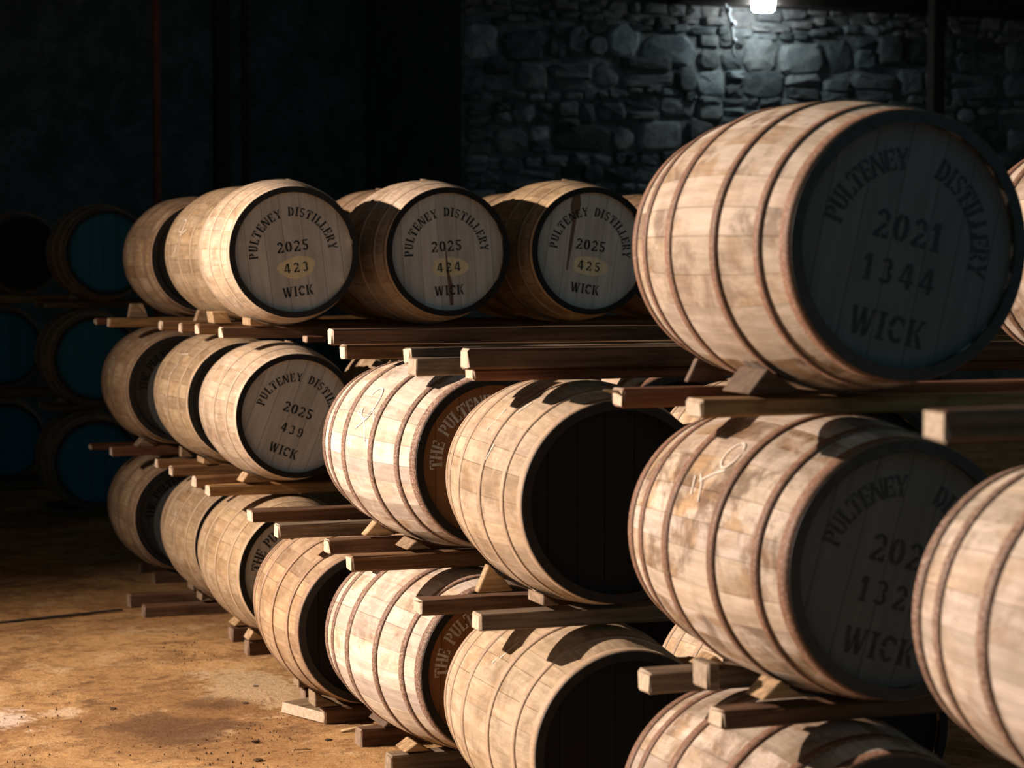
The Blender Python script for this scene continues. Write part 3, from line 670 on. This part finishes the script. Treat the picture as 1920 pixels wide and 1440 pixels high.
# --- rick with the 2021 casks
cask(2.469, 4.305, B3-.002, 1.035, .83, .023, 'worn', 'grey', 'large worn cask stencilled 2021 1344, highest of the casks', 'pult_big', ('2021', '1344'), 13)
cask(3.560, 4.420, B3-.002, 1.0, .90, .03, 'worn', 'grey', 'top tier cask cut by the right edge, behind the large highest cask')
cask(2.480, 4.316, B2, 1.009, .90, .003, 'worn', 'grey', 'worn cask with a chalk loop, stencilled 1325, below the large highest cask', 'pult_big', ('2021', '1325'), 16,
     chalk=[ell(-.055, .80, .032, .115, -150, 190), [(-.075, .93), (-.035, .97), (.02, 1.05)], [(.03, 1.0), (.0, 1.07), (-.02, 1.2)], [(.055, 1.02), (.03, 1.16)]])
cask(2.464, 4.330, B1+.004, 1.006, .90, .002, 'worn', 'grey', 'worn cask cut by the bottom edge, below the one with a chalk loop', 'pult_big', ('2021', '1310'), 10)
# --- nearest rick
cask(2.485, 2.896, B2, .999, .90, -.001, 'bleached', 'grey', 'bleached cask with dark rusty hoops, cut by the right edge, nearest of the middle tier', 'none')
cask(2.485, 2.900, B1, 1.0, .90, 0, 'bleached', 'grey', 'cask below the nearest cut off cask, out of sight under the frame')
# --- ricks behind the 423 stack
cask(2.507, 10.65, 1.477, 1.033, .90, 0, 'plain', 'slate', 'ochre top tier cask directly behind the leftmost white head', 'none', chalk=[ell(-.1, 1.15, .04, .1), [(-.2, 1.2), (-.1, 1.3), (-.05, 1.55)]])
cask(3.245, 10.65, 1.477, 1.020, .90, 0, 'tan', 'slate', 'brown cask top peeping between the leftmost and middle white heads')
cask(3.985, 10.65, 1.477, 1.005, .90, 0, 'tan', 'slate', 'brown cask top peeping between the middle white head and the next one')
cask(4.720, 10.65, 1.477, 1.005, .90, 0, 'tan', 'slate', 'brown cask top just left of the large highest cask')
cask(2.432, 10.65, .765, 1.0, .90, 0, 'plain', 'slate', 'ochre cask with a pale chalk scrawl, middle tier, behind the tilted white lettering', 'none',
     chalk=[[(-.12, .95), (-.16, 1.05), (-.10, 1.2), (-.13, 1.35), (-.11, 1.55)], [(-.2, .8), (-.1, .84)]])
cask(2.462, 10.65, .055, 1.0, .90, 0, 'plain', 'slate', 'ochre floor cask with a chalk fleck, two stacks behind the tan cask', 'none', chalk=[[(-.05, 1.15), (-.08, 1.25), (-.03, 1.4)]])
cask(2.512, 11.95, 1.460, 1.025, .90, 0, 'tan', 'slate', 'brown top tier cask with a small chalk ring, second behind the leftmost white head', 'none', chalk=[ell(.05, 1.42, .028, .07)])
cask(2.373, 11.95, .752, 1.005, .90, 0, 'tan', 'slate', 'dim ribbed cask with dark lettered head, middle of its stack', 'the_pult', None, 4, inkcol=(.012, .013, .014), chalk=[ell(-.02, 1.2, .03, .12, 0, 300)])
cask(2.400, 11.95, .050, 1.0, .90, 0, 'tan', 'slate', 'dim cask with dark lettered head at floor level', 'the_pult', None, 4, inkcol=(.012, .013, .014))
# --- far ricks
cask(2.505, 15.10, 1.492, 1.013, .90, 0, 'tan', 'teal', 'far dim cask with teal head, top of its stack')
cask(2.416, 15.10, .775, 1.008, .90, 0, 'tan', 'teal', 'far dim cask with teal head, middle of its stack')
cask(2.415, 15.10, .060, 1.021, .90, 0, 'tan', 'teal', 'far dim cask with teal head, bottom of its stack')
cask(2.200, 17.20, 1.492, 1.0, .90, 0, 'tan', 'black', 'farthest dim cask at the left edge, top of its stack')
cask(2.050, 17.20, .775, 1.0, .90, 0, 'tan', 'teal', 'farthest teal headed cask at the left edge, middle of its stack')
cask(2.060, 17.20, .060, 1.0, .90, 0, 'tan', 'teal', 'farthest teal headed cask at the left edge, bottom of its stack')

# ------------------------------------------------------------------ rack timbers (now that the casks lie still)
for r in RT: build_rail(r)

# ------------------------------------------------------------------ chocks
def chock(label, x0, z0, x1, z1, wb, y, depth=.075, col='ochre'):
    """wedge block: its aisle face leans from (x0,z0) up to (x1,z1), the body runs wb under the cask; y is its camera-side face"""
    rng = random.Random(label); j = lambda a: rng.uniform(-a, a)
    pr_ = [(0, 0), (x1-x0, z1-z0), (x1-x0+wb*.28, (z1-z0)*.62), (wb, 0)]
    n = 4; top = [(pr_[1][0]+(pr_[3][0]-pr_[1][0])*t, pr_[1][1]*(1-t)+.0) for t in (0, .3, .6)]
    for c in LAID:          # the sloping back follows the cask it holds
        if c['y0'] < y+depth and c['y1'] > y and abs(c['x']-x0) < .42 and -.02 < z0-c['zb'] < .06:
            yy = min(max(c['yc'], y), y+depth)-c['yc']; Rm = c['s']*prof(yy/c['L']*.9)+.009; zc = c['zb']+c['s']*RB
            def roof(x):
                d = abs(x0+x-c['x']); return zc-math.sqrt(max(Rm*Rm-d*d, 0))-z0 if d < Rm else 9
            top = [(x, min(pr_[1][1], roof(x)-(.001 if k == 0 else .003))) for k, (x, z) in enumerate(top)]
            top = [p for p in top if p[1] > .012 and p[1] < 1] or [(pr_[1][0]*.3, .02)]
    pr_ = [(0, 0)] + top + [(max(top[-1][0]+.03, .05), 0)]; n = len(pr_)
    bm = bmesh.new(); V = [[bm.verts.new((x+j(.001), yy+j(.003), z)) for x, z in pr_] for yy in (0, depth)]
    bm.faces.new(V[0]); bm.faces.new(V[1][::-1])
    for k in range(n): bm.faces.new((V[0][(k+1) % n], V[0][k], V[1][k], V[1][(k+1) % n]))
    bmesh.ops.recalc_face_normals(bm, faces=bm.faces[:])
    bmesh.ops.bevel(bm, geom=bm.edges[:], offset=.003, segments=1, affect='EDGES')
    me = bpy.data.meshes.new('wooden_chock'); bm.to_mesh(me); bm.free()
    o = mesh_obj('wooden_chock', me, None, M['timber'], (x0, y, z0)); o.color = (*{'ochre': (.46, .33, .19), 'grey': (.27, .20, .13), 'dark': (.10, .065, .045)}[col], .12)
    return tag(o, label, 'chock', 'wooden chocks')
CH = [  # label, lower and upper corner of the aisle face (x, z), run under the cask, y of the near face, depth, wood tone
  ('upright chock wedged under the leftmost white head cask, front one', 2.258, 1.493, 2.258, 1.562, 0.12, 9.80, 0.150, 'ochre'),
  ('upright chock wedged under the leftmost white head cask, rear one', 2.180, 1.493, 2.170, 1.548, 0.10, 10.20, 0.130, 'ochre'),
  ('leaning chock under the cask with tilted white lettering', 2.216, 0.785, 2.246, 0.834, 0.10, 9.80, 0.110, 'ochre'),
  ('upright chock under the middle ochre cask, front one', 2.259, 0.773, 2.259, 0.831, 0.12, 10.85, 0.150, 'ochre'),
  ('thin upright chock under the middle ochre cask, rear one', 2.229, 0.773, 2.229, 0.831, 0.12, 11.25, 0.060, 'grey'),
  ('leaning chock under the dim lettered middle cask', 2.150, 0.759, 2.188, 0.811, 0.10, 12.10, 0.120, 'grey'),
  ('thin leaning chock under the rusty hooped middle cask', 2.209, 0.788, 2.253, 0.855, 0.12, 7.75, 0.055, 'ochre'),
  ('dark stubby chock under the rusty hooped middle cask', 2.240, 0.788, 2.276, 0.860, 0.12, 7.33, 0.150, 'grey'),
  ('thin leaning chock under the black headed middle cask', 2.149, 0.791, 2.186, 0.881, 0.12, 6.30, 0.038, 'ochre'),
  ('rough upright chock under the black headed middle cask', 2.249, 0.791, 2.249, 0.867, 0.12, 6.00, 0.130, 'grey'),
  ('leaning chock under the chalk loop cask, rear one', 2.279, 0.793, 2.322, 0.868, 0.12, 4.97, 0.073, 'ochre'),
  ('leaning chock under the chalk loop cask, front one', 2.234, 0.795, 2.281, 0.882, 0.12, 4.53, 0.097, 'ochre'),
  ('dark tilted chock under the large highest cask', 2.205, 1.497, 2.255, 1.590, 0.16, 4.55, 0.150, 'dark'),  # dark tone paints in the shade under the cask
  ('thin dark chock behind the tilted one under the large highest cask', 2.250, 1.500, 2.281, 1.581, 0.12, 4.99, 0.022, 'dark'),
  ('small chock under the top ochre cask, front one', 2.224, 1.484, 2.244, 1.541, 0.12, 10.85, 0.050, 'grey'),
  ('small chock under the chalk ring cask, front one', 2.114, 1.470, 2.129, 1.546, 0.12, 12.10, 0.060, 'grey'),
  ('small chock under the far top teal cask', 2.259, 1.502, 2.292, 1.562, 0.12, 15.40, 0.120, 'grey'),
  ('small chock under the far middle teal cask', 2.168, 0.786, 2.208, 0.861, 0.12, 15.40, 0.120, 'grey'),
  ('upright chock under the floor level ochre cask, nearer one', 2.276, 0.061, 2.277, 0.121, 0.12, 11.00, 0.130, 'grey'),
  ('upright chock under the floor level ochre cask, farther one', 2.305, 0.061, 2.306, 0.121, 0.12, 11.36, 0.150, 'grey'),
  ('pale leaning chock under the grey headed floor cask, rear one', 2.260, 0.066, 2.290, 0.121, 0.10, 10.18, 0.130, 'ochre'),
  ('pale leaning chock under the grey headed floor cask, front one', 2.234, 0.066, 2.260, 0.126, 0.12, 9.78, 0.100, 'ochre'),
  ('upright chock under the tan cask, rear one', 2.177, 0.068, 2.177, 0.131, 0.12, 8.62, 0.100, 'grey'),
  ('upright chock under the tan cask, front one', 2.140, 0.068, 2.140, 0.146, 0.12, 8.22, 0.100, 'grey'),
  ('dark rounded chock under the rusty hooped floor cask, rear one', 2.285, 0.068, 2.350, 0.111, 0.10, 7.78, 0.200, 'dark'),
  ('pale leaning chock under the rusty hooped floor cask, front one', 2.239, 0.068, 2.284, 0.136, 0.12, 7.36, 0.120, 'ochre'),
  ('chock under the nearest cut off cask', 2.200, 0.786, 2.250, 0.871, 0.12, 3.10, 0.100, 'ochre'),
]
for lab, x0, z0, x1, z1, wb, y, dp, col in CH: chock(lab, x0, z0, x1, z1, wb, y, dp, col)
# packing blocks between a timber and the cask below it
def pack(label, x, y, z0, z1, lx, ly, col='dark'):
    me = box_mesh('packing_block', lx, ly, z1-z0, .004, .002, random.Random(label)); o = mesh_obj('packing_block', me, None, M['timber'], (x, y+ly/2, z0)); o.color = (*TIM[col], .5)
    return tag(o, label, 'block', 'packing blocks')
pack('reddish packing block on top of the cask with tilted white lettering', 2.50, 9.72, 1.418, 1.446, .09, .07, 'red')
pack('square packing block under the long timbers, above the rusty hooped cask', 1.944, 6.26, 1.455, 1.508, .20, .09, 'grey')
pack('packing block beside the front chock of the chalk loop cask', 2.158, 4.66, .796, .862, .03, .09, 'grey')
# flat board and splinters on the floor by the tan cask
me = box_mesh('floor_board', .20, .30, .045, .004, .003, random.Random(5))
o = mesh_obj('floor_board', me, None, M['timber'], (2.13, 8.37, -.004), (0, 0, .35)); o.color = (.24, .18, .11, .7)
tag(o, 'flat offcut board lying on the floor before the tan cask', 'board')

# bent strip of wood under the rusty hooped floor cask
me = tube('wood_strip', [(0, 0, .004), (.05, -.01, .012), (.10, -.02, .02), (.16, -.03, .018)], [.006, .008, .008, .005], 5)
tag(mesh_obj('wood_strip', me, None, M['straw'], (2.20, 8.06, 0)), 'curled wood strip behind the flat offcut board', 'strip')
# nail and a sliver
def spike(label, name, p0, p1, r, mat): 
    me = tube(name, [(0, 0, 0), tuple((Vector(p1)-Vector(p0))*.6), tuple(Vector(p1)-Vector(p0))], [r, r*.8, r*.15], 6)
    return tag(mesh_obj(name, me, None, mat, p0), label, name.split('_')[-1])
spike('pale splinter sticking out of a timber end below the large highest cask', 'wood_splinter', (2.075, 5.0, 1.478), (2.030, 5.0, 1.484), .005, M['straw'])
# straws and bark chips on the floor
tag(mesh_obj('straw', tube('straw', [(0, 0, .004), (.01, .012, .008), (.05, .022, .006), (.075, .02, .003)], .0028, 5), None, M['straw'], (1.94, 7.78, 0)), 'bent pale straw on the floor near the bottom edge', 'straw')
rng = random.Random(9)
chips = [('dark bark chip on the lit floor, farthest of the loose chips', 1.46, 8.80), ('dark bark chip on the floor left of the flat offcut board', 1.98, 8.72), ('small dark chip on the floor near the tan cask', 2.10, 9.05),
         ('dark chip on the floor short of the bent straw', 1.86, 8.02), ('dark chip on the floor at the foot of the rusty hooped cask', 2.12, 7.95), ('dark chip lying near the bottom frame edge', 1.80, 7.72)]
for lab, x, y in chips:
    v = []; n = 7
    for z, s in ((0, 1), (.006, .8)):
        for k in range(n): a = 2*PI*k/n; r = rng.uniform(.010, .018)*s; v.append((r*1.3*math.cos(a), r*math.sin(a), z))
    f = [tuple(range(n))[::-1], tuple(range(n, 2*n))] + [(k, (k+1) % n, n+(k+1) % n, n+k) for k in range(n)]
    tag(mesh_obj('bark_chip', pydata('bark_chip', v, f), None, M['chip'], (x, y, -.004), (0, 0, rng.uniform(0, 6))), lab, 'chip', 'bark chips')
def grit():
    v = []; f = []; rng = random.Random(11)
    for i in range(900):
        x = rng.uniform(.4, 2.10); y = rng.uniform(7.0, 10.9); 
        if rng.random() < .5: x = 2.10-abs(rng.gauss(0, .25)); y = 8.6+rng.gauss(0, .9)
        r = rng.uniform(.0012, .0038)*(2.0 if rng.random() < .04 else 1); b = len(v)
        a0 = rng.uniform(0, 6)
        for k in range(4): v.append((x+r*1.4*math.cos(a0+k*PI/2), y+r*math.sin(a0+k*PI/2), -.008))
        v.append((x+rng.uniform(-r, r)*.3, y, r*.7-.002))
        for k in range(4): f.append((b+k, b+(k+1) % 4, b+4))
    return pydata('floor_grit', v, f)
tag(mesh_obj('floor_grit', grit(), None, M['chip']), 'loose dark grit and crumbs scattered over the lit floor', 'grit', None, 'stuff')
# long low board edge in the floor
me = box_mesh('floor_strip', .68, .02, .010, .003, .001, random.Random(6), 6)
o = mesh_obj('floor_strip', me, None, M['dark'], (1.27, 11.06, -.006), (0, 0, .30)); tag(o, 'thin dark strip along the floor running out from the projecting bearers', 'strip')
bpy.context.view_layer.update()
